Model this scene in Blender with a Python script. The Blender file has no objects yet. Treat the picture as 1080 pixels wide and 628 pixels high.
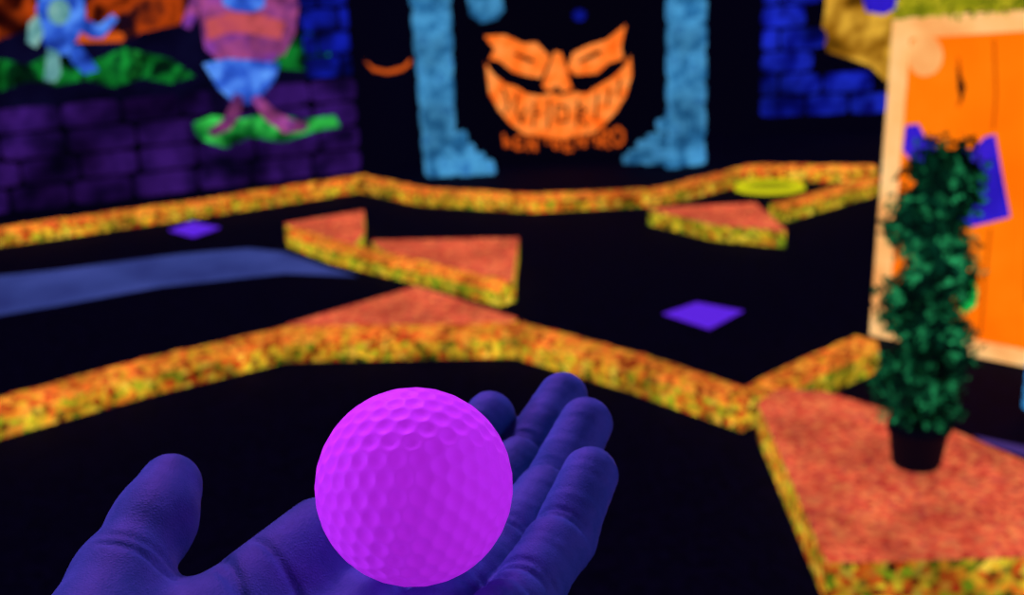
import bpy, bmesh, math, random
import numpy as np
from mathutils import Vector, Matrix
random.seed(7); rng = np.random.default_rng(7)
SC = bpy.context.scene; COL = SC.collection
SC.view_settings.view_transform = 'Standard'
SC.view_settings.look = 'None'

# ------------------------------------------------------------------ camera
FPX = 1300.0; PITCH = math.radians(18.4); ROLL = math.radians(2.2)
CAM = Vector((0, 0, 1.55))
F = Vector((0, math.cos(PITCH), -math.sin(PITCH)))
U0 = Vector((0, math.sin(PITCH), math.cos(PITCH))); R0 = Vector((1, 0, 0))
R = R0*math.cos(ROLL) - U0*math.sin(ROLL)
U = U0*math.cos(ROLL) + R0*math.sin(ROLL)
cd = bpy.data.cameras.new('camera'); cam = bpy.data.objects.new('camera', cd); COL.objects.link(cam)
M = Matrix((R, U, -F)).transposed().to_4x4(); M.translation = CAM
cam.matrix_world = M
cd.sensor_width = 36; cd.lens = FPX/1080*36; cd.clip_start = .01
cd.dof.use_dof = True; cd.dof.focus_distance = .252; cd.dof.aperture_fstop = 21
SC.camera = cam

def ray(px, py): return F + R*((px-540)/FPX) - U*((py-314)/FPX)
def G(px, py, z=0.0):
    d = ray(px, py); t = (z-CAM.z)/d.z
    return CAM + d*t
def onp(px, py, plane):
    p0, n = plane; d = ray(px, py)
    return CAM + d*((p0-CAM).dot(n)/d.dot(n))

# ------------------------------------------------------------------ materials
def lin(c):
    return tuple(((v/255)/12.92 if v/255 <= .04045 else ((v/255+.055)/1.055)**2.4) for v in c) + (1,)
def mat_plain(name, base, emis=None, strength=1.0, rough=.8, spec=.2):
    m = bpy.data.materials.new(name); m.use_nodes = True
    b = m.node_tree.nodes['Principled BSDF']
    b.inputs['Base Color'].default_value = lin(base); b.inputs['Roughness'].default_value = rough
    b.inputs['Specular IOR Level'].default_value = spec
    if emis:
        b.inputs['Emission Color'].default_value = lin(emis); b.inputs['Emission Strength'].default_value = strength
    return m
def mat_speck(name, cols, scale, strength=1.0, basef=.08, cells=True, warp=.35, mixn=.5, big=None, blo=.45, bhi=1.25):
    """fluorescent paint: random cells / clouds of the colours in cols"""
    m = bpy.data.materials.new(name); m.use_nodes = True
    nt = m.node_tree; N = nt.nodes; L = nt.links; b = N['Principled BSDF']
    tc = N.new('ShaderNodeTexCoord')
    no = N.new('ShaderNodeTexNoise'); no.inputs['Scale'].default_value = scale*.8; no.inputs['Detail'].default_value = 3
    L.new(tc.outputs['Object'], no.inputs['Vector'])
    ramp = N.new('ShaderNodeValToRGB')
    if cells:
        add = N.new('ShaderNodeMixRGB'); add.blend_type = 'LINEAR_LIGHT'; add.inputs[0].default_value = warp/scale
        L.new(tc.outputs['Object'], add.inputs[1]); L.new(no.outputs['Color'], add.inputs[2])
        vo = N.new('ShaderNodeTexVoronoi'); vo.inputs['Scale'].default_value = scale
        L.new(add.outputs[0], vo.inputs['Vector'])
        sp = N.new('ShaderNodeSeparateColor'); L.new(vo.outputs['Color'], sp.inputs[0])
        L.new(sp.outputs[0], ramp.inputs[0])
    else:
        mr = N.new('ShaderNodeMapRange'); mr.inputs[1].default_value = .32; mr.inputs[2].default_value = .68
        L.new(no.outputs[0], mr.inputs[0]); L.new(mr.outputs[0], ramp.inputs[0])
    el = ramp.color_ramp.elements
    n = len(cols)
    el[0].position = 0; el[0].color = lin(cols[0]); el[1].position = 1; el[1].color = lin(cols[-1])
    for i in range(1, n-1):
        e = el.new(i/(n-1)); e.color = lin(cols[i])
    col = ramp.outputs[0]
    if big:
        nb = N.new('ShaderNodeTexNoise'); nb.inputs['Scale'].default_value = big; nb.inputs['Detail'].default_value = 2
        L.new(tc.outputs['Object'], nb.inputs['Vector'])
        mr2 = N.new('ShaderNodeMapRange'); mr2.inputs[1].default_value = .35; mr2.inputs[2].default_value = .65
        mr2.inputs[3].default_value = blo; mr2.inputs[4].default_value = bhi
        L.new(nb.outputs[0], mr2.inputs[0])
        mu = N.new('ShaderNodeVectorMath'); mu.operation = 'SCALE'
        L.new(col, mu.inputs[0]); L.new(mr2.outputs[0], mu.inputs['Scale']); col = mu.outputs[0]
    sc = N.new('ShaderNodeVectorMath'); sc.operation = 'SCALE'; sc.inputs['Scale'].default_value = basef
    L.new(col, sc.inputs[0]); L.new(sc.outputs[0], b.inputs['Base Color'])
    L.new(col, b.inputs['Emission Color']); b.inputs['Emission Strength'].default_value = strength
    b.inputs['Roughness'].default_value = .9; b.inputs['Specular IOR Level'].default_value = .05
    return m

M_floor = mat_speck('black_carpet', [(3,2,16), (7,4,28)], 60, .55, .3)
M_wall = mat_plain('black_wall_paint', (10,6,22), (3,2,14), 1, .95, .02)
M_border = mat_speck('glowing_stone', [(40,20,8), (220,80,22), (246,190,44), (70,84,16), (150,176,30), (236,100,30), (36,26,10), (240,208,48), (206,52,24), (255,214,70), (60,40,12)], 48, .95, .05, big=5, blo=.5, bhi=1.3)
M_border2 = mat_speck('glowing_yellow_stone', [(50,36,8), (190,156,26), (246,204,44), (70,88,18), (150,180,30), (230,100,30), (36,32,10), (250,216,64), (90,80,14)], 48, .92, .05, big=5, blo=.5, bhi=1.25)
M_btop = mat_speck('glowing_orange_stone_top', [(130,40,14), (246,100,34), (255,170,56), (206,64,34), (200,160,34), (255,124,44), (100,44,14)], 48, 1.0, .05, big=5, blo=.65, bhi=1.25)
M_red = mat_speck('glowing_red_carpet', [(176,48,40), (224,80,54), (250,116,74), (206,66,54), (240,132,76), (190,60,60)], 70, .92, .05, big=7, blo=.7, bhi=1.15)
M_cyan = mat_speck('glowing_blue_stone', [(24,74,120), (40,108,160), (72,150,200), (44,110,170)], 11, .95, .05, cells=False, big=4, blo=.65, bhi=1.2)
M_blue = mat_speck('glowing_blue_brick', [(8,10,90), (18,28,176), (30,48,212), (12,16,120)], 7, .8, .04, cells=False, big=2.6, blo=.12, bhi=1.2)
M_blued = mat_speck('dim_blue_brick', [(6,8,50), (14,22,130), (20,34,190), (8,10,70)], 7, .85, .04, cells=False, big=3, blo=.2, bhi=1.2)
M_purple = mat_speck('dim_purple_brick', [(14,7,42), (42,17,88), (64,27,120), (26,11,62)], 5, .88, .04, cells=False, big=1.5, blo=.18, bhi=1.25)
M_pump = mat_speck('glowing_orange_paint', [(250,96,18), (255,122,40), (255,150,72)], 14, 1.1, .05, cells=False)
M_pumpdim = mat_plain('faded_orange_paint', (60,20,4), (206,84,18), 1)
M_black = mat_plain('black_paint', (4,2,10), (3,2,12), 1, .95, .02)
M_orange = mat_speck('glowing_orange_board', [(255,108,4), (255,120,8), (255,132,18)], 3, 1.06, .03, cells=False)
M_peach = mat_speck('glowing_peach_trim', [(246,160,88), (255,188,114), (255,206,140)], 6, 1.03, .05, cells=False)
M_dkor = mat_plain('dark_orange_line', (60,20,2), (196,72,4), 1)
M_hole = mat_speck('deep_blue_paint', [(34,20,160), (50,30,206), (70,34,210)], 6, .95, .05, cells=False)
M_leafY = mat_speck('glowing_lime_leaf', [(90,100,14), (150,150,20), (196,180,36), (110,120,20)], 30, .85, .1)
M_leaf = mat_speck('dark_green_leaf', [(1,12,11), (2,26,20), (8,66,44), (1,16,13), (48,176,106), (3,36,28), (2,14,12), (2,24,18)], 45, .58, .08, big=9, blo=.12, bhi=1.6)  # sparse bright teal cells are leaf highlights put into the colour
M_core = mat_plain('dark_stem', (2,7,6), (1,5,5), 1)
M_pot = mat_plain('black_pot', (2,2,5), (4,3,12), 1, .7, .08)
M_mark = mat_plain('glowing_violet_paint', (60,20,120), (92,36,220), 1)
M_strip = mat_speck('pale_blue_strip', [(40,48,112), (52,64,134), (62,74,150)], 3, .92, .05, cells=False)
M_lime = mat_plain('glowing_lime_paint', (60,70,5), (200,196,20), 1)
M_limed = mat_plain('dim_lime_paint', (30,40,5), (140,140,14), 1)
M_grass = mat_speck('painted_green_grass', [(2,12,12), (4,40,22), (20,140,50), (4,24,16), (40,180,64)], 7, .9, .04, cells=False, big=4, blo=.2, bhi=1.4)
M_grassb = mat_speck('painted_bright_grass', [(4,40,24), (20,130,50), (60,210,84), (8,70,36)], 9, 1.0, .04, cells=False, big=6, blo=.4, bhi=1.3)
M_glow = mat_speck('painted_ember_sky', [(14,4,14), (80,20,10), (210,76,16), (30,8,16), (16,6,26)], 5, .9, .04, cells=False, big=4, blo=.3, bhi=1.2)
M_night = mat_speck('painted_night', [(4,3,20), (8,6,34), (12,12,44)], 4, .9, .04, cells=False)
M_fblue = mat_speck('painted_blue', [(30,60,180), (50,100,226), (90,150,236)], 10, .95, .05, cells=False, big=8, blo=.5, bhi=1.2)
M_fpale = mat_speck('painted_pale_teal', [(60,120,130), (110,170,170), (150,200,190)], 12, .85, .05, cells=False)
M_fpink = mat_speck('painted_mauve', [(90,40,110), (160,70,130), (120,54,160)], 8, .95, .05, cells=False, big=8, blo=.5, bhi=1.2)
M_forange = mat_speck('painted_salmon', [(150,60,70), (200,84,90), (160,60,100)], 8, .95, .05, cells=False)
M_gold = mat_speck('painted_gold', [(110,66,12), (200,132,26), (246,186,60), (160,100,20)], 5, .9, .04, cells=False, big=4, blo=.3, bhi=1.15)
M_dash = mat_plain('glowing_sky_blue', (20,60,90), (50,140,210), 1)
M_green = mat_plain('glowing_green_paint', (10,60,20), (24,190,80), 1)
M_lav = mat_plain('dim_lavender_felt', (40,30,80), (60,44,112), 1)

# ------------------------------------------------------------------ object helpers
def tag(o, label=None, cat=None, group=None, kind=None):
    if label: o['label'] = label
    if cat: o['category'] = cat
    if group: o['group'] = group
    if kind: o['kind'] = kind
    return o
def thing(name, loc, label, cat, group=None):
    o = bpy.data.objects.new(name, None); COL.objects.link(o); o.location = loc; o.empty_display_size = .05
    return tag(o, label, cat, group)
def mesh(name, V, Fc, m, parent=None, smooth=False, origin=None, mi=None):
    V = np.asarray([tuple(v) for v in V], dtype=float) if not isinstance(V, np.ndarray) else V
    if parent is not None: o0 = np.array(parent.location) if parent.parent is None else np.array(parent.location)+np.array(parent.parent.location)
    elif origin is not None: o0 = np.array(origin)
    else: o0 = np.array([(V[:,0].min()+V[:,0].max())/2, (V[:,1].min()+V[:,1].max())/2, V[:,2].min()])
    me = bpy.data.meshes.new(name); me.from_pydata((V-o0).tolist(), [], [tuple(int(i) for i in f) for f in Fc]); me.update()
    ms = m if isinstance(m, (list, tuple)) else [m]
    for mm in ms: me.materials.append(mm)
    if mi is not None: me.polygons.foreach_set('material_index', mi)
    if smooth: me.polygons.foreach_set('use_smooth', [True]*len(me.polygons))
    bm = bmesh.new(); bm.from_mesh(me); bmesh.ops.recalc_face_normals(bm, faces=bm.faces); bm.to_mesh(me); bm.free()
    o = bpy.data.objects.new(name, me); COL.objects.link(o)
    if parent is not None: o.parent = parent
    else: o.location = o0
    return o
class MB:
    def __init__(s): s.V = []; s.F = []; s.n = 0
    def add(s, V, Fc):
        s.V.append(np.asarray(V, dtype=float).reshape(-1, 3)); s.F += [tuple(i+s.n for i in f) for f in Fc]; s.n += len(s.V[-1])
    def build(s, name, m, parent=None, smooth=False, origin=None):
        return mesh(name, np.concatenate(s.V), s.F, m, parent, smooth, origin)
def prism(pts, z0, z1):
    n = len(pts); V = [(p[0], p[1], z0) for p in pts]+[(p[0], p[1], z1) for p in pts]
    Fc = [tuple(range(n))[::-1], tuple(range(n, 2*n))]+[(i, (i+1) % n, n+(i+1) % n, n+i) for i in range(n)]
    return V, Fc
def box(x0, x1, y0, y1, z0, z1): return prism([(x0,y0),(x1,y0),(x1,y1),(x0,y1)], z0, z1)
def plate(pts, plane, a=0.0, b=.01):
    """flat cut-out standing on a vertical plane; a..b is its thickness along the normal"""
    p0, n = plane; n_ = len(pts)
    P = [onp(x, y, plane) for x, y in pts]
    V = [p+n*a for p in P]+[p+n*b for p in P]
    Fc = [tuple(range(n_))[::-1], tuple(range(n_, 2*n_))]+[(i, (i+1) % n_, n_+(i+1) % n_, n_+i) for i in range(n_)]
    return [tuple(v) for v in V], Fc
def ell(cx, cy, rx, ry, n=20, j=0.0, rot=0):
    out = []
    for i in range(n):
        a = 2*math.pi*i/n; k = 1+random.uniform(-j, j); x = rx*k*math.cos(a); y = ry*k*math.sin(a)
        out.append((cx+x*math.cos(rot)-y*math.sin(rot), cy+x*math.sin(rot)+y*math.cos(rot)))
    return out
_b = bmesh.new(); bmesh.ops.create_cube(_b, size=2); bmesh.ops.subdivide_edges(_b, edges=_b.edges[:], cuts=3, use_grid_fill=True)
_b.verts.ensure_lookup_table()
BV = np.array([v.co[:] for v in _b.verts]); BF = [tuple(v.index for v in f.verts) for f in _b.faces]; _b.free()
def rounded(pw): return BV/((np.abs(BV)**pw).sum(1)**(1/pw))[:, None]
BR = rounded(7)
def block(mb, c, ax, ay, az, jit=.06):
    """rough rounded stone; ax ay az are half-size vectors"""
    q = BR*(1+rng.uniform(-jit, jit, BR.shape))
    A = np.array([ax, ay, az], dtype=float)
    mb.add(q@A+np.array(c), BF)

# ------------------------------------------------------------------ room
tag(mesh('floor', *box(-7, 6, -1.5, 8.2, -.1, 0), M_floor), kind='structure')
tag(mesh('ceiling', *box(-7, 6, -1.5, 8.2, 3.1, 3.2), M_wall), kind='structure')
YB = 7.8
tag(mesh('wall_back', *box(-1.9, 6, YB, YB+.15, 0, 3.1), M_wall), kind='structure')
L0 = G(0, 226); L1 = G(385, 180); dl = (L1-L0).normalized(); nl = Vector((dl.y, -dl.x, 0))
if nl.y > 0: nl = -nl
PL = (L0, nl); Lb = L1+dl*((YB-L1.y)/dl.y); La = L0-dl*3.4
tag(mesh('wall_left', *prism([La, Lb, Lb-nl*.15, La-nl*.15], 0, 3.1), M_wall), kind='structure')
PB = (Vector((0, YB, 0)), Vector((0, -1, 0)))
PP = (Vector((0, 7.12, 0)), Vector((0, -1, 0)))

# ------------------------------------------------------------------ stone borders
H = .105; WB = .10; HF = .080
def border(name, px, label, m, side=1, group=None, H=H, WB=WB):
    P = [G(x, y, H) for x, y in px]
    n = len(P)
    def nrm(a, b):
        d = (b-a); d.z = 0; d.normalize(); return Vector((-d.y, d.x, 0))*side
    offs = []
    for i in range(n):
        ns = []
        if i > 0: ns.append(nrm(P[i-1], P[i]))
        if i < n-1: ns.append(nrm(P[i], P[i+1]))
        a = ns[0] if len(ns) == 1 else (ns[0]+ns[1]).normalized()
        k = 1/max(.5, a.dot(ns[0])); offs.append(a*k*WB)
    rings = []
    for i in range(n-1):
        L = (P[i+1]-P[i]).length; s = max(1, int(L/.035))
        for k in range(s+(1 if i == n-2 else 0)):
            t = k/s; p = P[i].lerp(P[i+1], t); o = offs[i].lerp(offs[i+1], t)
            j = lambda a=.004: random.uniform(-a, a)
            zt = H+j(.003)
            rings.append([(p.x, p.y, 0), (p.x+j(), p.y+j(), H*.35), (p.x+j(), p.y+j(), H*.7), (p.x+o.x*.1+j(.002), p.y+o.y*.1+j(.002), zt-.002),
                          (p.x+o.x*.5, p.y+o.y*.5, H+.002+j(.003)), (p.x+o.x*.93, p.y+o.y*.93, zt-.002), (p.x+o.x, p.y+o.y, H*.8), (p.x+o.x, p.y+o.y, 0)])
    V = [v for r in rings for v in r]; K = 8; Fc = []; mi = []
    for i in range(len(rings)-1):
        for k in range(K):
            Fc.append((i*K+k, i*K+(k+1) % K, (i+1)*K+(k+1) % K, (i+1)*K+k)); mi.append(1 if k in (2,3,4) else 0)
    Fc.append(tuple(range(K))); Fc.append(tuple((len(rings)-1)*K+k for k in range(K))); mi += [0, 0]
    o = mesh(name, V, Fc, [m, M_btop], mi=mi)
    return tag(o, label, 'border', group)
border('stone_border', [(-80,457),(0,430),(150,389),(300,354),(430,351),(540,349),(660,382),(783,423)],
       'long orange and yellow speckled stone border crossing the carpet just behind the hand', M_border, H=.1)
border('stone_border', [(806,419),(870,386),(928,361)],
       'short glowing yellow stone border running from the corner toward the orange board', M_border2)
border('stone_border', [(-80,255),(0,243),(200,215),(378,188),(440,201),(560,208),(700,201),(800,176),(924,177)],
       'far orange stone border bending along the foot of the back and left walls', M_border, H=HF, WB=.085)
border('stone_border', [(826,218),(936,187)],
       'short stone border slanting back from the small triangle toward the board top corner', M_border2, H=HF, WB=.085)
border('stone_border', [(302,243),(345,259),(400,272),(470,289),(528,303)],
       'yellow stone border stepping diagonally along the two small red triangles', M_border2, H=HF, WB=.085)

def platform(px, label, extra_side=M_border2, H=H):
    P = [G(x, y, H) for x, y in px]
    c = sum(P, Vector())/len(P); t = thing('raised_platform', (c.x, c.y, 0), label, 'platform')
    mesh('stone_edge', *prism(P, 0, H-.006), extra_side, t)
    mesh('red_top', *prism(P, H-.006, H+.002), M_red, t)
    return t
platform([(302,343),(440,302),(545,336),(538,339),(430,341)], 'flat red triangular platform top joined behind the middle of the front border', H=.1)
platform([(300,236),(384,222),(384,245),(374,257),(347,251)], 'small red wedge platform at the upper left end of the diagonal border', H=HF)
platform([(392,254),(547,251),(541,296),(532,295),(470,280),(404,264)], 'red triangular platform between the wedge and the dark centre carpet', H=HF)
platform([(684,220),(797,214),(829,243),(752,236)], 'small red triangle with yellow stone edge, alone before the back border', H=HF)
platform([(799,425),(820,411),(872,414),(1000,452),(1080,487),(1200,530),(1200,583),(1080,586),(872,592)], 'big red platform carrying the green potted plant, at lower right', M_border)

# floor marks
def flat(name, px, m, label, cat, z=.003):
    P = [G(x, y, z) for x, y in px]; return tag(mesh(name, *prism(P, 0.0005, z), m), label, cat)
flat('tee_marker', [(699,331),(735,319),(784,328),(748,347)], M_mark, 'glowing violet square marker on the black carpet right of the centre', 'marker')
flat('tee_marker', [(178,243),(203,234),(232,240),(204,250)], M_mark, 'violet square marker on the carpet beside the far left border', 'marker')
flat('floor_strip', [(-60,297),(60,285),(190,268),(262,262),(300,266),(345,282),(376,291),(300,288),(170,302),(60,322),(-60,342)], M_strip, 'pale slate blue strip tapering across the left carpet', 'floor strip')  # thin pale slate blue wedge laid flat on the carpet
flat('floor_strip', [(1028,460),(1200,497),(1200,512),(1110,491),(1040,467)], M_lav, 'dim lavender strip along the rear edge of the plant platform', 'floor strip')
c = G(812, 199)
rt = thing('cup_mat', c, 'flat lime ring mat on the floor inside the far right border', 'mat')
V = []; Fc = []; n = 32
for i in range(n):
    a = 2*math.pi*i/n; ca, sa = math.cos(a), math.sin(a)
    for r_, z_ in ((1, 0), (.97, .022), (.70, .022), (.68, 0)): V.append((c.x+r_*.185*ca, c.y+r_*.14*sa, z_))
for i in range(n):
    for k in range(4): Fc.append((i*4+k, i*4+(k+1) % 4, ((i+1) % n)*4+(k+1) % 4, ((i+1) % n)*4+k))
mesh('rim', V, Fc, M_lime, rt)
mesh('mat_center', *prism([(c.x+.125*math.cos(2*math.pi*i/24), c.y+.095*math.sin(2*math.pi*i/24)) for i in range(24)], 0, .012), M_limed, rt)

# ------------------------------------------------------------------ pumpkin wall with pillars
tag(mesh('wall_panel', *plate([(455,195),(725,195),(725,-260),(455,-260)], PP, -.1, 0), M_black), kind='structure')
pf = thing('pumpkin_face', onp(590, 150, PP), 'glowing orange angry jack-o-lantern face painted on the black panel between pillars', 'wall painting')
mesh('left_eye', *plate([(511,38),(532,37),(552,46),(566,45),(580,60),(571,82),(556,80),(540,75),(527,64),(516,62),(522,52)], PP, .001, .012), M_pump, pf)
mesh('right_eye', *plate([(660,26),(655,48),(657,62),(642,66),(630,77),(608,79),(598,73),(604,56),(620,48),(640,42)], PP, .001, .012), M_pump, pf)
mesh('eye_slit', *plate([(540,54),(549,57),(560,61),(566,66),(560,66),(550,62),(543,58)], PP, .012, .014), M_black, pf)
mesh('eye_slit', *plate([(636,53),(631,58),(622,62),(610,67),(610,64),(620,58),(630,53)], PP, .012, .014), M_black, pf)
mesh('nose', *plate([(585,54),(592,56),(597,72),(603,93),(594,97),(588,90),(579,96),(572,91),(578,74)], PP, .001, .012), M_pump, pf)
mesh('mouth', *plate([(512,66),(520,78),(532,88),(545,92),(556,99),(570,101),(582,98),(592,101),(606,97),(618,99),(632,90),(646,82),(657,72),(665,59),
     (666,80),(660,100),(650,117),(640,128),(626,140),(608,142),(592,147),(572,143),(554,142),(538,130),(526,116),(516,98)], PP, .001, .012), M_pump, pf)
def stroke(mb, pts, w, plane, a, b):
    for (x0,y0),(x1,y1) in zip(pts, pts[1:]):
        L = math.hypot(x1-x0, y1-y0) or 1; nx, ny = -(y1-y0)/L*w/2, (x1-x0)/L*w/2
        mb.add(*plate([(x0+nx,y0+ny),(x1+nx,y1+ny),(x1-nx,y1-ny),(x0-nx,y0-ny)], plane, a, b))
for s in ([(530,92),(536,108),(533,119)], [(546,98),(543,112),(550,130),(555,112)], [(564,106),(562,134)], [(563,120),(571,119)],
          [(579,104),(578,136)], [(587,110),(587,128),(598,128),(598,112),(587,112)], [(610,104),(608,134)], [(610,112),(619,116),(610,122),(620,134)], [(630,98),(628,126)], [(643,92),(640,112)], [(654,82),(651,102)]):
    mb = MB(); stroke(mb, s, 2.8, PP, .012, .014); mb.build('tooth_gap', M_black, pf)
mb = MB()
for i, x in enumerate(range(531, 652, 13)):
    y0 = 141+2*((i*7) % 3); h = 14; a_, b_ = .001, .01
    if i < 8:
        k = i % 4
        if k == 0: stroke(mb, [(x,y0),(x+2,y0+h),(x+5,y0+6),(x+8,y0+h)], 2.8, PP, a_, b_)
        if k == 1: stroke(mb, [(x+7,y0),(x,y0+2),(x,y0+h),(x+8,y0+h-1)], 2.8, PP, a_, b_); stroke(mb, [(x,y0+9),(x+6,y0+8)], 2.8, PP, a_, b_)
        if k == 2: stroke(mb, [(x,y0+h),(x,y0),(x+8,y0+h),(x+8,y0)], 2.8, PP, a_, b_)
        if k == 3: stroke(mb, [(x,y0+4),(x+4,y0),(x+8,y0+5),(x+7,y0+h-3)], 2.8, PP, a_, b_)
    elif i == 8: stroke(mb, [(x-1,155),(x-1,136),(x+7,139),(x+6,145),(x-1,147),(x+8,156)], 3, PP, a_, b_)
    else: stroke(mb, [(x+3,134),(x-2,139),(x-2,149),(x+3,154),(x+9,149),(x+9,139),(x+3,134)], 3, PP, a_, b_)
mb.build('drip_lettering', M_pumpdim, pf)

def pillar(topL, topR, botL, botR, rub, label, yb):
    pl = (Vector((0, 7.0, 0)), Vector((0, -1, 0)))
    b0 = G((botL+botR)/2, yb); b0.y = 7.0
    t = thing('stone_pillar', (b0.x, 7.0, 0), label, 'pillar')
    mb = MB(); i = 0
    def at(f): return botL+(topL-botL)*f, botR+(topR-botR)*f
    zprev = 0.0
    while zprev < 2.2:
        hh = random.uniform(.10, .17); z1 = zprev+hh
        f = min(1.6, zprev/1.0)
        xl, xr = at(f)
        A = onp(xl, yb*(1-min(f, 1)), pl); B = onp(xr, yb*(1-min(f, 1)), pl)
        xs = [A.x, A.x+(B.x-A.x)*random.uniform(.35, .65), B.x] if i % 2 else [A.x, B.x]
        for a, b in zip(xs, xs[1:]):
            block(mb, ((a+b)/2, 7.0+random.uniform(-.01, .01), (zprev+z1)/2), ((b-a)/2*1.0, 0, 0), (0, .11, 0), (0, 0, hh/2*1.04), .04)
        zprev = z1; i += 1
    mb.build('shaft', M_cyan, t)
    for (x, y, r) in rub:
        p = onp(x, y, (Vector((0, 6.93, 0)), Vector((0, -1, 0)))); mb = MB(); rr = r/FPX*7.2
        p.z = max(p.z, rr*.8)
        block(mb, p, (rr*1.2, 0, rr*.1), (0, rr, 0), (-rr*.1, 0, rr*.85), .1)
        mb.build('base_rock', M_cyan, t)
    return t
pillar(433, 476, 448, 482, [(495,176,10),(512,178,8),(490,160,9),(503,168,7),(484,145,7),(464,176,11),(479,178,9)],
       'blue-grey stone pillar left of the pumpkin face with rubble at its foot', 183)
pillar(703, 744, 704, 742, [(690,164,10),(673,165,8),(693,148,8),(681,154,7),(701,132,7),(713,166,11),(731,164,10),(663,168,5)],
       'blue-grey stone pillar right of the pumpkin face with rubble at its foot', 172)
tag(mesh('painted_smile', *plate([(384,64),(394,71),(408,74),(424,70),(433,62),(431,69),(422,75),(408,78),(393,75)], PL, .001, .02), M_pumpdim),
    'thin orange crescent smile painted on the black wall left of the pillars', 'wall painting')
tag(mesh('painted_patch', *plate([(492,-6),(528,-8),(532,10),(524,20),(508,24),(496,16)], PP, .001, .01), M_cyan),
    'blue patch painted on the black panel above the pumpkin left eye', 'wall painting')
tag(mesh('painted_patch', *plate(ell(611,16,7,6), PP, .001, .01), M_blue),
    'tiny blue dot painted on the black panel above the pumpkin nose', 'wall painting')

# ------------------------------------------------------------------ left wall: bricks and mural
def inside(x, y, poly):
    r = False; n = len(poly)
    for i in range(n):
        (x0,y0),(x1,y1) = poly[i], poly[(i+1) % n]
        if (y0 > y) != (y1 > y) and x < (x1-x0)*(y-y0)/(y1-y0)+x0: r = not r
    return r
def project(p):
    d = p-CAM; return 540+FPX*d.dot(R)/d.dot(F), 314-FPX*d.dot(U)/d.dot(F)
def bricks(name, p0, d, n, length, z0, z1, bw, bh, m, label, poly=None, skip=.0, dep=.04):
    mb = MB(); z = z0; i = 0; d = Vector(d)
    while z < z1-.01:
        s = -bw*(.5 if i % 2 else 0)
        while s < length:
            w = bw*random.uniform(.85, 1.12)
            a = max(s, 0); b = min(s+w, length)
            if b-a > .05:
                c = p0+d*((a+b)/2)+n*(dep*.5); c.z = z+bh/2
                q = project(c)
                if (poly is None or inside(q[0], q[1], poly)) and random.random() > skip:
                    block(mb, c, d*((b-a)/2-.010), n*dep*.6, (0, 0, bh/2-.009), .05)
            s += w
        z += bh; i += 1
    return tag(mb.build(name, m), label, 'brick wall')
Ls = L0-dl*2.0; LLen = (L1-Ls).length
bricks('brick_wall', Ls, dl, nl, LLen-.02, .0, .56, .34, .14, M_purple, 'low dim purple stone brick wall along the bottom of the left mural')
Lc = onp(322, 100, PL); Lc.z = 0; L1b = L1.copy()
bricks('brick_column', Lc, dl, nl, (L1b-Lc).length-.03, .56, 2.2, .2, .13, M_blued, 'dark blue brick column at the right end of the left mural', skip=.12)
bricks('brick_wall', Vector((onp(800,100,PB).x, YB, 0)), Vector((1,0,0)), Vector((0,-1,0)), 1.3, .10, 2.0, .30, .14, M_blue,
       'glowing blue brick wall section between right pillar and orange board',
       poly=[(798,-400),(862,-400),(860,62),(915,92),(945,100),(945,146),(800,146)])
mu = thing('wall_mural', onp(180, 120, PL), 'dark night mural with green hills and ember sky on the left wall', 'mural')
mesh('night_sky', *plate([(-200,120),(322,108),(322,-120),(-200,-160)], PL, .001, .006), M_night, mu)
mesh('ember_glow', *plate([(-200,-80),(190,-80),(200,10),(188,26),(150,34),(132,44),(112,30),(70,40),(28,32),(-20,48),(-200,60)], PL, .006, .009), M_glow, mu)
mesh('ember_bar', *plate([(66,38),(128,34),(132,40),(128,44),(68,45)], PL, .009, .012), M_pumpdim, mu)
mesh('grass_hill', *plate([(-200,72),(-10,60),(30,68),(60,54),(100,64),(130,50),(180,62),(205,80),(180,88),(150,82),(120,92),(90,84),(60,90),(30,86),(0,96),(-200,110)], PL, .009, .012), M_grass, mu)
mesh('grass_hill', *plate([(262,48),(290,36),(322,32),(350,44),(346,62),(320,74),(290,72),(270,62)], PL, .009, .012), M_grass, mu)
tag(mesh('grass_patch', *plate([(202,128),(222,120),(250,124),(280,118),(318,124),(350,120),(356,132),(330,136),(296,148),(262,142),(236,154),(212,146),(204,138)], PL, .062, .075), M_grassb),
    'bright green painted grass patch below the mauve and blue figure', 'wall painting')
f1 = thing('painted_figure', onp(62, 84, PL)+nl*.02, 'small blue and pale teal painted shape at the upper left of the mural', 'wall painting')
mesh('body', *plate([(44,-20),(86,-20),(90,16),(82,40),(70,58),(52,56),(42,36),(38,10)], PL, .014, .022), M_fblue, f1)
mesh('limb', *plate([(40,14),(30,24),(28,44),(38,50),(46,36)], PL, .022, .026), M_fpale, f1)
mesh('limb', *plate([(86,18),(104,26),(118,14),(124,20),(108,40),(96,40),(84,32)], PL, .022, .026), M_fblue, f1)
mesh('limb', *plate([(50,50),(62,54),(64,78),(58,86),(46,84),(48,68)], PL, .022, .026), M_fpale, f1)
mesh('limb', *plate([(70,52),(84,46),(96,62),(104,74),(88,78),(76,66)], PL, .022, .026), M_fblue, f1)
mesh('patch', *plate(ell(62, 12, 12, 14), PL, .022, .026), M_fpale, f1)
f2 = thing('painted_figure', onp(258, 140, PL)+nl*.06, 'tall mauve and blue painted shape standing on the bright green grass patch', 'wall painting')
mesh('body', *plate([(212,66),(236,60),(270,62),(292,66),(286,84),(272,100),(258,108),(244,106),(228,92)], PL, .066, .082), M_fblue, f2)
mesh('upper_body', *plate([(208,14),(216,-30),(296,-30),(302,16),(298,44),(288,62),(262,70),(232,66),(214,50)], PL, .066, .08), M_fpink, f2)
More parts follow.
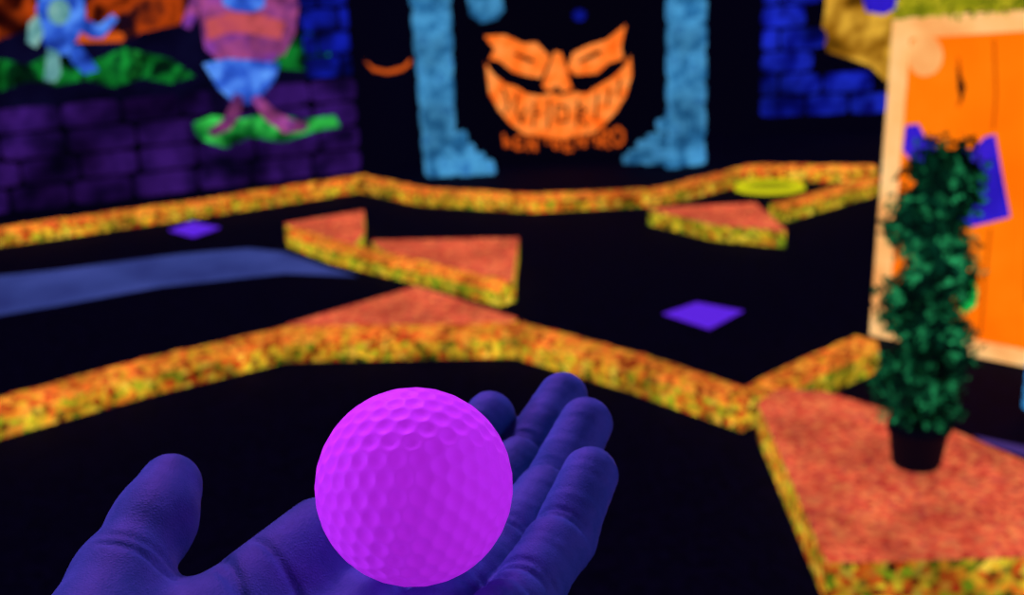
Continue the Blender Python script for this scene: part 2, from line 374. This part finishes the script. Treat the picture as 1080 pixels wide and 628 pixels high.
mesh('band', *plate([(214,20),(240,12),(272,14),(298,22),(292,40),(262,34),(234,34),(216,42)], PL, .08, .088), M_forange, f2)
mesh('chest_patch', *plate([(232,-30),(276,-30),(276,6),(262,12),(244,10),(232,4)], PL, .08, .088), M_fblue, f2)
mesh('limb', *plate([(206,-20),(214,-14),(206,14),(198,30),(190,26),(196,6)], PL, .066, .08), M_fpink, f2)
mesh('limb', *plate([(300,-20),(312,4),(308,34),(296,58),(288,52),(298,26)], PL, .066, .08), M_fpink, f2)
mesh('limb', *plate([(244,96),(254,100),(250,120),(240,134),(222,142),(216,136),(232,124),(240,110)], PL, .082, .09), M_fpink, f2)
mesh('limb', *plate([(262,102),(270,98),(284,112),(304,124),(322,128),(318,136),(296,138),(276,124)], PL, .082, .09), M_fpink, f2)

# right back mural
gm = thing('painted_building', onp(905, 60, PB), 'golden painted building shape at the top right behind the board', 'mural')
mesh('facade', *plate([(874,-200),(1010,-200),(1010,80),(950,90),(934,86),(918,70),(896,62),(872,54),(866,36),(870,10)], PB, .001, .008), M_gold, gm)
tag(mesh('painted_patch', *plate([(908,-10),(946,-14),(944,8),(930,15),(912,12)], PB, .02, .04), M_hole),
    'blue patch painted beside the top corner of the orange board', 'wall painting')

# ------------------------------------------------------------------ orange board
A = G(922, 352); B = G(1080, 384); db = (B-A).normalized(); nb = Vector((db.y, -db.x, 0))
if nb.y > 0: nb = -nb
PO = (A, nb)
ob = thing('wooden_board', (A+db*.5), 'large glowing orange plank board with peach frame standing behind the green potted plant', 'board')
mesh('backing', *plate([(944,20),(1190,6),(1190,406),(920,352)], PO, -.06, 0), M_peach, ob)
mb = MB()
xs_t = [961, 1000, 1040, 1085, 1135, 1188]; xs_b = [937, 980, 1024, 1072, 1128, 1188]
def ytop(x): return 41-(x-945)*.06
def ybot(x): return 336+(x-922)*.20
for i in range(5):
    a, b = xs_t[i]+.6, xs_t[i+1]-.6; c_, d_ = xs_b[i]+.6, xs_b[i+1]-.6
    mb.add(*plate([(a,ytop(a)),(b,ytop(b)),(d_,ybot(d_)),(c_,ybot(c_))], PO, 0, .012))
mb.build('plank_face', M_orange, ob)
mesh('left_stile', *plate([(945,20),(961,20),(937,356),(920,352)], PO, 0, .025), M_peach, ob)
mesh('top_rail', *plate([(961,20),(1190,6),(1190,24),(961,40)], PO, 0, .025), M_peach, ob)
mesh('bottom_rail', *plate([(938,339),(1190,390),(1190,407),(937,356)], PO, 0, .025), M_peach, ob)
mesh('round_knob', *plate(ell(979, 58, 17, 21), PO, .012, .035), M_peach, ob)
mesh('blue_patch', *plate([(1018,158),(1030,156),(1040,144),(1051,141),(1058,180),(1067,228),(1044,234),(1018,240),(1006,200)], PO, .012, .016), M_hole, ob)
mesh('blue_patch', *plate([(957,132),(970,130),(978,146),(990,144),(986,170),(966,172),(954,158)], PO, .012, .016), M_hole, ob)
for s in ([(1012,60),(1017,92),(1012,112)], [(1050,40),(1052,100),(1049,136)], [(1046,240),(1040,300),(1036,350)], [(1090,60),(1086,200),(1084,318)], [(1000,270),(996,330)]):
    mb = MB(); stroke(mb, s, 2.4, PO, .012, .0145); mb.build('grain_line', M_dkor, ob)
mesh('dark_crack', *plate([(1011,68),(1015,80),(1020,90),(1016,108),(1012,94)], PO, .012, .016), M_black, ob)
mesh('paint_spot', *plate([(1012,290),(1026,292),(1033,304),(1031,322),(1020,330),(1010,322)], PO, .012, .016), M_green, ob)

def leaf(mb, p, nrmv, L, w):
    n = Vector(nrmv).normalized(); t = n.cross(Vector((random.uniform(-1,1), random.uniform(-1,1), random.uniform(-1,1)))).normalized()
    dd = (t*.8+n*random.uniform(-.1,.9)).normalized(); s = dd.cross(n).normalized(); up = s.cross(dd)
    p = Vector(p); q = [p, p+dd*L*.35+s*w+up*w*.3, p+dd*L*.7+s*w*.7, p+dd*L, p+dd*L*.7-s*w*.7, p+dd*L*.35-s*w+up*w*.3]
    mb.add([tuple(v) for v in q], [(0,1,2,3),(0,3,4,5)])
mb = MB()
for i in range(2600):
    x = random.uniform(948, 1190); base = onp(x, 20-(x-945)*.057, PO)
    p = base+nb*random.uniform(-.07, .04)+Vector((0, 0, random.uniform(.004, .1)))
    leaf(mb, p, (random.uniform(-1,1), random.uniform(-1,.3), random.uniform(0,1)), random.uniform(.02,.035), random.uniform(.006,.01))
tag(mb.build('trailing_foliage', M_leafY), 'lime yellow leafy foliage lying along the top of the orange board', 'foliage')
pp = G(1088, 440); po = thing('striped_post', (pp.x, pp.y, 0), 'slim sky blue striped post at the right edge below the board', 'post')
mesh('pole', *prism([(pp.x+.012*math.cos(a*math.pi/6), pp.y+.012*math.sin(a*math.pi/6)) for a in range(12)], 0, .24), M_black, po)
for k in range(5):
    z = .03+k*.042
    mesh('band', *prism([(pp.x+.028*math.cos(a*math.pi/6), pp.y+.028*math.sin(a*math.pi/6)) for a in range(12)], z, z+.026), M_dash, po)

# ------------------------------------------------------------------ bushy twisted topiary
pb = G(966, 489, H+.002)
d_ = ray(985, 142); t_ = pb.y/d_.y; ztop = CAM.z+d_.z*t_
PH = ztop-pb.z
tp = thing('potted_topiary', pb, 'dark green twisted topiary column in a black pot standing on the big red platform', 'potted plant')
def lathe(prof, c, n=32):
    V = []; Fc = []
    for r_, z_ in prof:
        for i in range(n):
            a = 2*math.pi*i/n; V.append((c.x+r_*math.cos(a), c.y+r_*math.sin(a), c.z+z_))
    for k in range(len(prof)-1):
        for i in range(n): Fc.append((k*n+i, k*n+(i+1) % n, (k+1)*n+(i+1) % n, (k+1)*n+i))
    Fc.append(tuple(range(n))[::-1]); Fc.append(tuple((len(prof)-1)*n+i for i in range(n)))
    return V, Fc
mesh('pot', *lathe([(.058,0),(.062,.01),(.072,.09),(.078,.095),(.078,.115),(.068,.115),(.066,.1)], pb), M_pot, tp, True)
mesh('trunk', *lathe([(.014,.1),(.012,PH*.5),(.01,PH*.94)], pb, 10), M_core, tp, True)
mb = MB(); mc = MB(); turns = 3.1
for i in range(240):
    f = i/239; a = f*turns*2*math.pi+.6; zz = .15+f*(PH-.225)
    rr = .042*(1-.1*f); cx = pb.x+rr*math.cos(a); cy = pb.y+rr*math.sin(a); cr = .074*(1-.12*f)*(1+.09*math.sin(i*.31)+.07*math.sin(i*.83))
    if i % 4 == 0:
        V = BR/np.linalg.norm(BR, axis=1)[:, None]*cr*.66
        mc.add(V+np.array([cx, cy, pb.z+zz]), BF)
    for k in range(36):
        v = Vector((random.gauss(0,1), random.gauss(0,1), random.gauss(0,1))).normalized()
        p = Vector((cx, cy, pb.z+zz))+v*cr*random.uniform(.66, 1.16)
        leaf(mb, p, v, random.uniform(.014,.034), random.uniform(.004,.009))
for i in range(50):      # loose sprigs that make the outline ragged
    f = random.random(); a = random.uniform(0, 6.28); r0 = .092*(1-.15*f)
    c0 = Vector((pb.x+r0*math.cos(a), pb.y+r0*math.sin(a), pb.z+.12+f*(PH-.13)))
    if f > .93: c0.x = pb.x+(c0.x-pb.x)*.7
    for k in range(14): leaf(mb, c0+Vector((random.gauss(0,.011), random.gauss(0,.011), random.gauss(0,.012))), (math.cos(a), math.sin(a), .3), random.uniform(.014,.03), random.uniform(.004,.008))
mc.build('inner_twigs', M_core, tp, True)
mb.build('foliage', M_leaf, tp)

# ------------------------------------------------------------------ golf ball
RB = .02135
zc = RB*FPX/104.0
BC = CAM + ray(437, 513)*zc
phi = (1+5**.5)/2
iv = np.array([(-1,phi,0),(1,phi,0),(-1,-phi,0),(1,-phi,0),(0,-1,phi),(0,1,phi),(0,-1,-phi),(0,1,-phi),(phi,0,-1),(phi,0,1),(-phi,0,-1),(-phi,0,1)])
iv /= np.linalg.norm(iv[0])
it = [(0,11,5),(0,5,1),(0,1,7),(0,7,10),(0,10,11),(1,5,9),(5,11,4),(11,10,2),(10,7,6),(7,1,8),(3,9,4),(3,4,2),(3,2,6),(3,6,8),(3,8,9),(4,9,5),(2,4,11),(6,2,10),(8,6,7),(9,8,1)]
pts = set(); NF = 6
for a, b, c3 in it:
    for i in range(NF+1):
        for j in range(NF+1-i):
            w3 = [math.sin(k/NF*1.107) for k in (i, j, NF-i-j)]
            p = (iv[a]*w3[0]+iv[b]*w3[1]+iv[c3]*w3[2]); p /= np.linalg.norm(p); pts.add(tuple(np.round(p, 4)))
D = np.array(sorted(pts))
keep = []
for p in D:
    if all(p@q < .9995 for q in keep): keep.append(p)
D = np.array(keep)
for itn in range(25):      # relax to an even packing
    dots = D@D.T; np.fill_diagonal(dots, -1); dist = np.arccos(np.clip(dots, -1, 1))
    wgt = np.where(dist < .32, (.32-dist)**2, 0); push = (D[:, None, :]-D[None, :, :])/np.maximum(dist, 1e-3)[..., None]
    D = D+(push*wgt[..., None]).sum(1)*.5; D /= np.linalg.norm(D, axis=1)[:, None]
bm = bmesh.new(); bmesh.ops.create_icosphere(bm, subdivisions=7, radius=1)
rot = Matrix.Rotation(.5, 3, 'X')@Matrix.Rotation(.35, 3, 'Z')
Vb = np.array([v.co[:] for v in bm.verts]); Vb /= np.linalg.norm(Vb, axis=1)[:, None]
best = np.full(len(Vb), -1.0)
for s in range(0, len(D), 60): best = np.maximum(best, (Vb@D[s:s+60].T).max(1))
ang = np.arccos(np.clip(best, -1, 1)); rd = .096
tt = np.clip(ang/rd, 0, 1)
prof = -.00050*(1-tt**2)**1.3
Vn = Vb*(RB+prof)[:, None]
Vn = Vn@np.array(rot).T
for v, q in zip(bm.verts, Vn): v.co = q
me = bpy.data.meshes.new('golf_ball'); bm.to_mesh(me); bm.free()
me.polygons.foreach_set('use_smooth', [True]*len(me.polygons))
mball = bpy.data.materials.new('fluorescent_pink_ball'); mball.use_nodes = True
b = mball.node_tree.nodes['Principled BSDF']
b.inputs['Base Color'].default_value = (1, .30, .95, 1); b.inputs['Roughness'].default_value = .5; b.inputs['Specular IOR Level'].default_value = .25
b.inputs['Emission Color'].default_value = (.62, .02, 1.0, 1); b.inputs['Emission Strength'].default_value = .48
me.materials.append(mball)
gb = bpy.data.objects.new('golf_ball', me); COL.objects.link(gb); gb.location = BC
tag(gb, 'dimpled glowing pink golf ball resting on the open palm', 'golf ball')

# ------------------------------------------------------------------ hand (signed distance field -> surface)
h = .0008
lo = np.array([-.200, -.046, -.064]); hi = np.array([.104, .080, .014])
nx, ny, nz = [int((hi[i]-lo[i])/h)+1 for i in range(3)]
gx = (lo[0]+h*np.arange(nx)).astype(np.float32)[:, None, None]
gy = (lo[1]+h*np.arange(ny)).astype(np.float32)[None, :, None]
gz = (lo[2]+h*np.arange(nz)).astype(np.float32)[None, None, :]
def cap(a, b, ra, rb, sx=None):
    a = np.array(a, dtype=np.float32); b = np.array(b, dtype=np.float32); ab = b-a; L2 = float(ab@ab)
    t = np.clip(((gx-a[0])*ab[0]+(gy-a[1])*ab[1]+(gz-a[2])*ab[2])/L2, 0, 1)
    dx = gx-(a[0]+t*ab[0]); dy = gy-(a[1]+t*ab[1]); dz = gz-(a[2]+t*ab[2])
    return np.sqrt(dx*dx+dy*dy+dz*dz)-(ra+(rb-ra)*t)
def smin(a, b, k):
    hh = np.maximum(k-np.abs(a-b), 0)/k
    return np.minimum(a, b)-hh*hh*k*.25
FG = {  # mcp, pip, dip, tip centre, radii
 'index': [(-.006,.0262,-.0300),(.034,.0266,-.0305),(.058,.0252,-.0270),(.0755,.0226,-.0190),(.0092,.0078,.0071,.0062)],
 'middle':[(-.004,.0110,-.0330),(.044,.0112,-.0325),(.072,.0100,-.0275),(.0924,.0080,-.0175),(.0092,.0079,.0073,.0064)],
 'ring':  [(-.012,-.0045,-.0330),(.032,-.0046,-.0318),(.057,-.0056,-.0260),(.0754,-.0068,-.0160),(.0090,.0078,.0072,.0064)],
 'pinky': [(-.022,-.0190,-.0315),(.012,-.0195,-.0298),(.032,-.0200,-.0248),(.0494,-.0195,-.0168),(.0083,.0073,.0069,.0062)],
}
def finger(J, rads, palmar=(0,0,1), dep=.0010):
    s = None
    for i in range(3):
        c = cap(J[i], J[i+1], rads[i], rads[i+1]); s = c if s is None else smin(s, c, .005)
    pal = np.array(palmar)
    for i in range(3):      # soft pads on the palm side
        a = np.array(J[i]); b = np.array(J[i+1]); f0, f1 = (.35,.68) if i < 2 else (.4,.95)
        o = pal*.0018
        c = cap(a+(b-a)*f0+o, a+(b-a)*f1+o, (rads[i]+rads[i+1])/2*.93, (rads[i]+rads[i+1])/2*.9); s = smin(s, c, .004)
    for i, offs in ((1,(0,.0022)), (2,(0,.0016))):
        a = np.array(J[i]); dr = np.array(J[i+1])-np.array(J[i-1]); dr = dr/np.linalg.norm(dr)
        q = (gx-a[0])*dr[0]+(gy-a[1])*dr[1]+(gz-a[2])*dr[2]
        side = (gy-a[1])
        q = q+side*side*18      # creases bow a little across the finger
        up = (gx-a[0])*pal[0]+(gy-a[1])*pal[1]+(gz-a[2])*pal[2]
        g = np.clip((up-.001)/.004, 0, 1)
        for m_, of in enumerate(offs): s = s+dep*(1 if m_ == 0 else .6)*np.exp(-((q-of)/.0007)**2)*g
    a = np.array(J[0]); b = np.array(J[3]); dr = (b-a)/np.linalg.norm(b-a)   # faint cross wrinkles
    q = (gx-a[0])*dr[0]+(gy-a[1])*dr[1]+(gz-a[2])*dr[2]
    s = s+.00010*np.sin(q*2*math.pi/.0037+gy*240)*np.sin(q*2*math.pi/.0161)
    return s
fs = None
for k, J in FG.items():
    f = finger(J[:4], J[4]); fs = f if fs is None else smin(fs, f, .0004)
palm = None
for a, b, ra, rb in (((-.100,.016,-.036),(-.014,.0262,-.0325),.0125,.0104), ((-.100,.006,-.036),(-.006,.0110,-.0335),.0125,.0105),
                     ((-.100,-.006,-.036),(-.014,-.0050,-.0335),.0125,.0105), ((-.100,-.012,-.036),(-.026,-.0180,-.0325),.0125,.0098),
                     ((-.094,-.010,-.033),(-.044,-.0165,-.0320),.0150,.0115),          # heel of the hand
                     ((-.090,.014,-.032),(-.066,.028,-.026),.0155,.0135)):             # base of the thumb
    c = cap(a, b, ra, rb); palm = c if palm is None else smin(palm, c, .007)
web = cap((-.046,.0315,-.0250),(.004,.0300,-.0220),.0108,.0100); palm = smin(palm, web, .010)
web2 = cap((-.050,.0440,-.0220),(-.038,.0330,-.0245),.0080,.0096); palm = smin(palm, web2, .008)
TJ = [(-.072,.0350,-.0175),(-.0400,.0490,-.0130),(-.0230,.0540,-.0085),(-.0120,.0590,-.0055)]
th = smin(smin(cap(TJ[0],TJ[1],.0125,.0093), cap(TJ[1],TJ[2],.0093,.0083), .005), cap(TJ[2],TJ[3],.0083,.0065), .004)
tp_dir = np.array((.35,-.75,.55)); tp_dir /= np.linalg.norm(tp_dir)
a_ = np.array(TJ[1]); b_ = np.array(TJ[3])
th = smin(th, cap(a_+(b_-a_)*.45+tp_dir*.0014, a_+(b_-a_)*.9+tp_dir*.0010, .0080, .0063), .004)
dr = (b_-a_)/np.linalg.norm(b_-a_)
q = (gx-a_[0])*dr[0]+(gy-a_[1])*dr[1]+(gz-a_[2])*dr[2]
upm = np.clip(((gx-a_[0])*tp_dir[0]+(gy-a_[1])*tp_dir[1]+(gz-a_[2])*tp_dir[2]-.001)/.004, 0, 1)
th = th+.0008*(np.exp(-((q)/.0009)**2)+.6*np.exp(-((q-.003)/.0008)**2))*upm
palm = smin(palm, cap((-.100,.018,-.034), TJ[0], .0135, .0130), .008)
S = smin(palm, th, .006)
S = smin(S, fs, .004)
fore = smin(cap((-.108,.001,-.038),(-.185,-.004,-.046),.0155,.0150), smin(cap((-.105,.012,-.037),(-.185,.012,-.044),.0135,.0165), cap((-.105,-.010,-.037),(-.185,-.018,-.045),.0135,.0155), .008), .008)
S = smin(S, fore, .010)
def uvline(pl, dep, wd):
    dm = None
    for (a0,a1),(b0,b1) in zip(pl, pl[1:]):
        ax, ay = b0-a0, b1-a1; t = np.clip(((gx-a0)*ax+(gy-a1)*ay)/(ax*ax+ay*ay), 0, 1)
        q = np.sqrt((gx-a0-t*ax)**2+(gy-a1-t*ay)**2); dm = q if dm is None else np.minimum(dm, q)
    return dep*np.exp(-(dm/wd)**2)*np.clip((gz+.031)/.004, 0, 1)
S = S+uvline([(-.022,.036),(-.032,.022),(-.052,.008),(-.075,.002),(-.095,.002)], .0011, .0012)
S = S+uvline([(-.028,.032),(-.038,.012),(-.048,-.010),(-.052,-.022)], .0009, .0011)
S = S+uvline([(-.014,.034),(-.020,.018),(-.026,.004),(-.030,-.012),(-.030,-.028)], .0008, .0011)
for u0 in (.0045, .0005): S = S+uvline([(u0,-.028),(u0+.004,-.012),(u0+.004,.004),(u0+.002,.020)], .0006, .0008)
ball = (RB+.00015)-np.sqrt(gx*gx+gy*gy+gz*gz)
S = -smin(-S, -ball, .0015)
def surface_nets(S):
    ins = S < 0; A = np.zeros(tuple(n-1 for n in S.shape), np.int8)
    for i in (0,1):
        for j in (0,1):
            for k in (0,1): A += ins[i:S.shape[0]-1+i, j:S.shape[1]-1+j, k:S.shape[2]-1+k]
    act = (A > 0) & (A < 8); idx = np.full(act.shape, -1, np.int32); ijk = np.argwhere(act); idx[act] = np.arange(len(ijk))
    acc = np.zeros((len(ijk), 3)); cnt = np.zeros(len(ijk)); I, J, K = ijk.T
    cs = [(i,j,k) for i in (0,1) for j in (0,1) for k in (0,1)]
    for a in cs:
        for ax in range(3):
            if a[ax] == 1: continue
            b = list(a); b[ax] = 1
            va = S[I+a[0], J+a[1], K+a[2]]; vb = S[I+b[0], J+b[1], K+b[2]]
            m = (va < 0) != (vb < 0); t = np.where(m, va/(va-vb+1e-20), 0)
            p = np.array(a, float)[None, :].repeat(len(ijk), 0); p[:, ax] += t
            acc[m] += p[m]; cnt[m] += 1
    V = (ijk+acc/cnt[:, None])*h+lo
    Q = []
    for ax in range(3):
        sl0 = [slice(1,-1)]*3; sl1 = [slice(1,-1)]*3
        sl0[ax] = slice(0,-1); sl1[ax] = slice(1,None)
        a = ins[tuple(sl0)]; b = ins[tuple(sl1)]
        e = np.argwhere(a != b); off = np.array([1,1,1]); off[ax] = 0; e = e+off
        o1, o2 = [i for i in range(3) if i != ax]
        d1 = np.zeros(3, int); d1[o1] = 1; d2 = np.zeros(3, int); d2[o2] = 1
        g = lambda x: idx[x[:,0], x[:,1], x[:,2]]
        Q.append(np.stack([g(e-d1-d2), g(e-d2), g(e), g(e-d1)], 1))
    Q = np.concatenate(Q); Q = Q[(Q >= 0).all(1)]
    return V, Q
V, Q = surface_nets(S)
HD = Vector((.47, .8827, 0)); HV = Vector((-.8827, .47, 0)); HW = Vector((0, 0, 1))
MH = np.array([HD, HV, HW])
mskin = bpy.data.materials.new('skin'); mskin.use_nodes = True
nt = mskin.node_tree; N = nt.nodes; L = nt.links; b = N['Principled BSDF']
tc = N.new('ShaderNodeTexCoord'); n1 = N.new('ShaderNodeTexNoise'); n1.inputs['Scale'].default_value = 70; n1.inputs['Detail'].default_value = 7; n1.inputs['Roughness'].default_value = .65
L.new(tc.outputs['Object'], n1.inputs['Vector'])
rp = N.new('ShaderNodeValToRGB'); rp.color_ramp.elements[0].position = .36; rp.color_ramp.elements[0].color = (.040,.30,.29,1)
rp.color_ramp.elements[1].position = .66; rp.color_ramp.elements[1].color = (.095,.42,.42,1)
L.new(n1.outputs[0], rp.inputs[0]); L.new(rp.outputs[0], b.inputs['Base Color'])
n2 = N.new('ShaderNodeTexVoronoi'); n2.feature = 'DISTANCE_TO_EDGE'; n2.inputs['Scale'].default_value = 1300; L.new(tc.outputs['Object'], n2.inputs['Vector'])
n3 = N.new('ShaderNodeTexNoise'); n3.inputs['Scale'].default_value = 260; n3.inputs['Detail'].default_value = 5; L.new(tc.outputs['Object'], n3.inputs['Vector'])
ad = N.new('ShaderNodeMath'); ad.operation = 'ADD'; L.new(n2.outputs[0], ad.inputs[0]); L.new(n3.outputs[0], ad.inputs[1])
bu = N.new('ShaderNodeBump'); bu.inputs['Strength'].default_value = .30; bu.inputs['Distance'].default_value = .0006
L.new(ad.outputs[0], bu.inputs['Height']); L.new(bu.outputs[0], b.inputs['Normal'])
b.inputs['Roughness'].default_value = .6; b.inputs['Specular IOR Level'].default_value = .22
hand = mesh('person', V@MH+np.array(BC), Q, mskin, None, True, origin=BC)
tag(hand, 'bare left hand held palm up, fingers together and thumb out, holding the golf ball', 'hand')
mnail = mat_plain('nail', (110,100,200), None, 1, .35, .4)
def nail(J3, J2, r, dors):
    J3 = np.array(J3); J2 = np.array(J2); d = J3-J2; d /= np.linalg.norm(d); n = np.array(dors, float); n -= d*(n@d); n /= np.linalg.norm(n); s = np.cross(d, n)
    V = []; Fc = []; nu, nv = 8, 8
    for i in range(nu+1):
        for j in range(nv+1):
            a = (j/nv-.5)*1.7; f = i/nu; l = -.006+f*.0110; k = r*1.045-.0012*max(0, f-.5)**2*8
            V.append((J3+d*l*(1-.10*abs(a))+n*math.cos(a)*k+s*math.sin(a)*k))
    for i in range(nu):
        for j in range(nv): q = i*(nv+1)+j; Fc.append((q, q+1, q+nv+2, q+nv+1))
    V = np.array(V); o = mesh('fingernail', V@MH+np.array(BC), Fc, mnail, hand, True)
for k, J in FG.items(): nail(J[3], J[2], J[4][3], (0,0,-1))
nail(TJ[3], TJ[2], .0066, tuple(-tp_dir))

# ------------------------------------------------------------------ lights (overhead black lights, plus added side fills)
def area(name, loc, target, size, power, col, sy=None):
    ld = bpy.data.lights.new(name, 'AREA'); ld.energy = power; ld.color = col; ld.shape = 'RECTANGLE'; ld.size = size; ld.size_y = sy or size
    o = bpy.data.objects.new(name, ld); COL.objects.link(o); o.location = loc
    o.rotation_euler = (Vector(target)-Vector(loc)).to_track_quat('-Z', 'Y').to_euler(); return o
area('uv_and_fill_light', (-.35, 1.4, 2.5), BC, .6, 22, (.54, .10, 1.0), .2)
area('uv_and_fill_light', (-1.45, .25, 1.75), BC, .35, 11, (.46, .10, 1.0), .2)  # added side light, grazes the ball to bring out its dimples
area('uv_and_fill_light', (1.4, -.2, 1.8), BC, .4, 6, (.48, .10, 1.0), .3)  # added fill from the right to even out the ball
area('uv_and_fill_light', (1.9, .9, 2.2), BC, .7, 4, (.14, .09, 1.0), .3)  # added blue rim light for the ball edge and fingertips
area('uv_and_fill_light', (-1.5, 5.0, 3.0), (-1.5, 5.0, 0), 1.5, 8, (.2, .06, 1.0), .3)
w = bpy.data.worlds.new('world'); SC.world = w; w.use_nodes = True
w.node_tree.nodes['Background'].inputs[0].default_value = (.02, .01, .12, 1); w.node_tree.nodes['Background'].inputs[1].default_value = .25
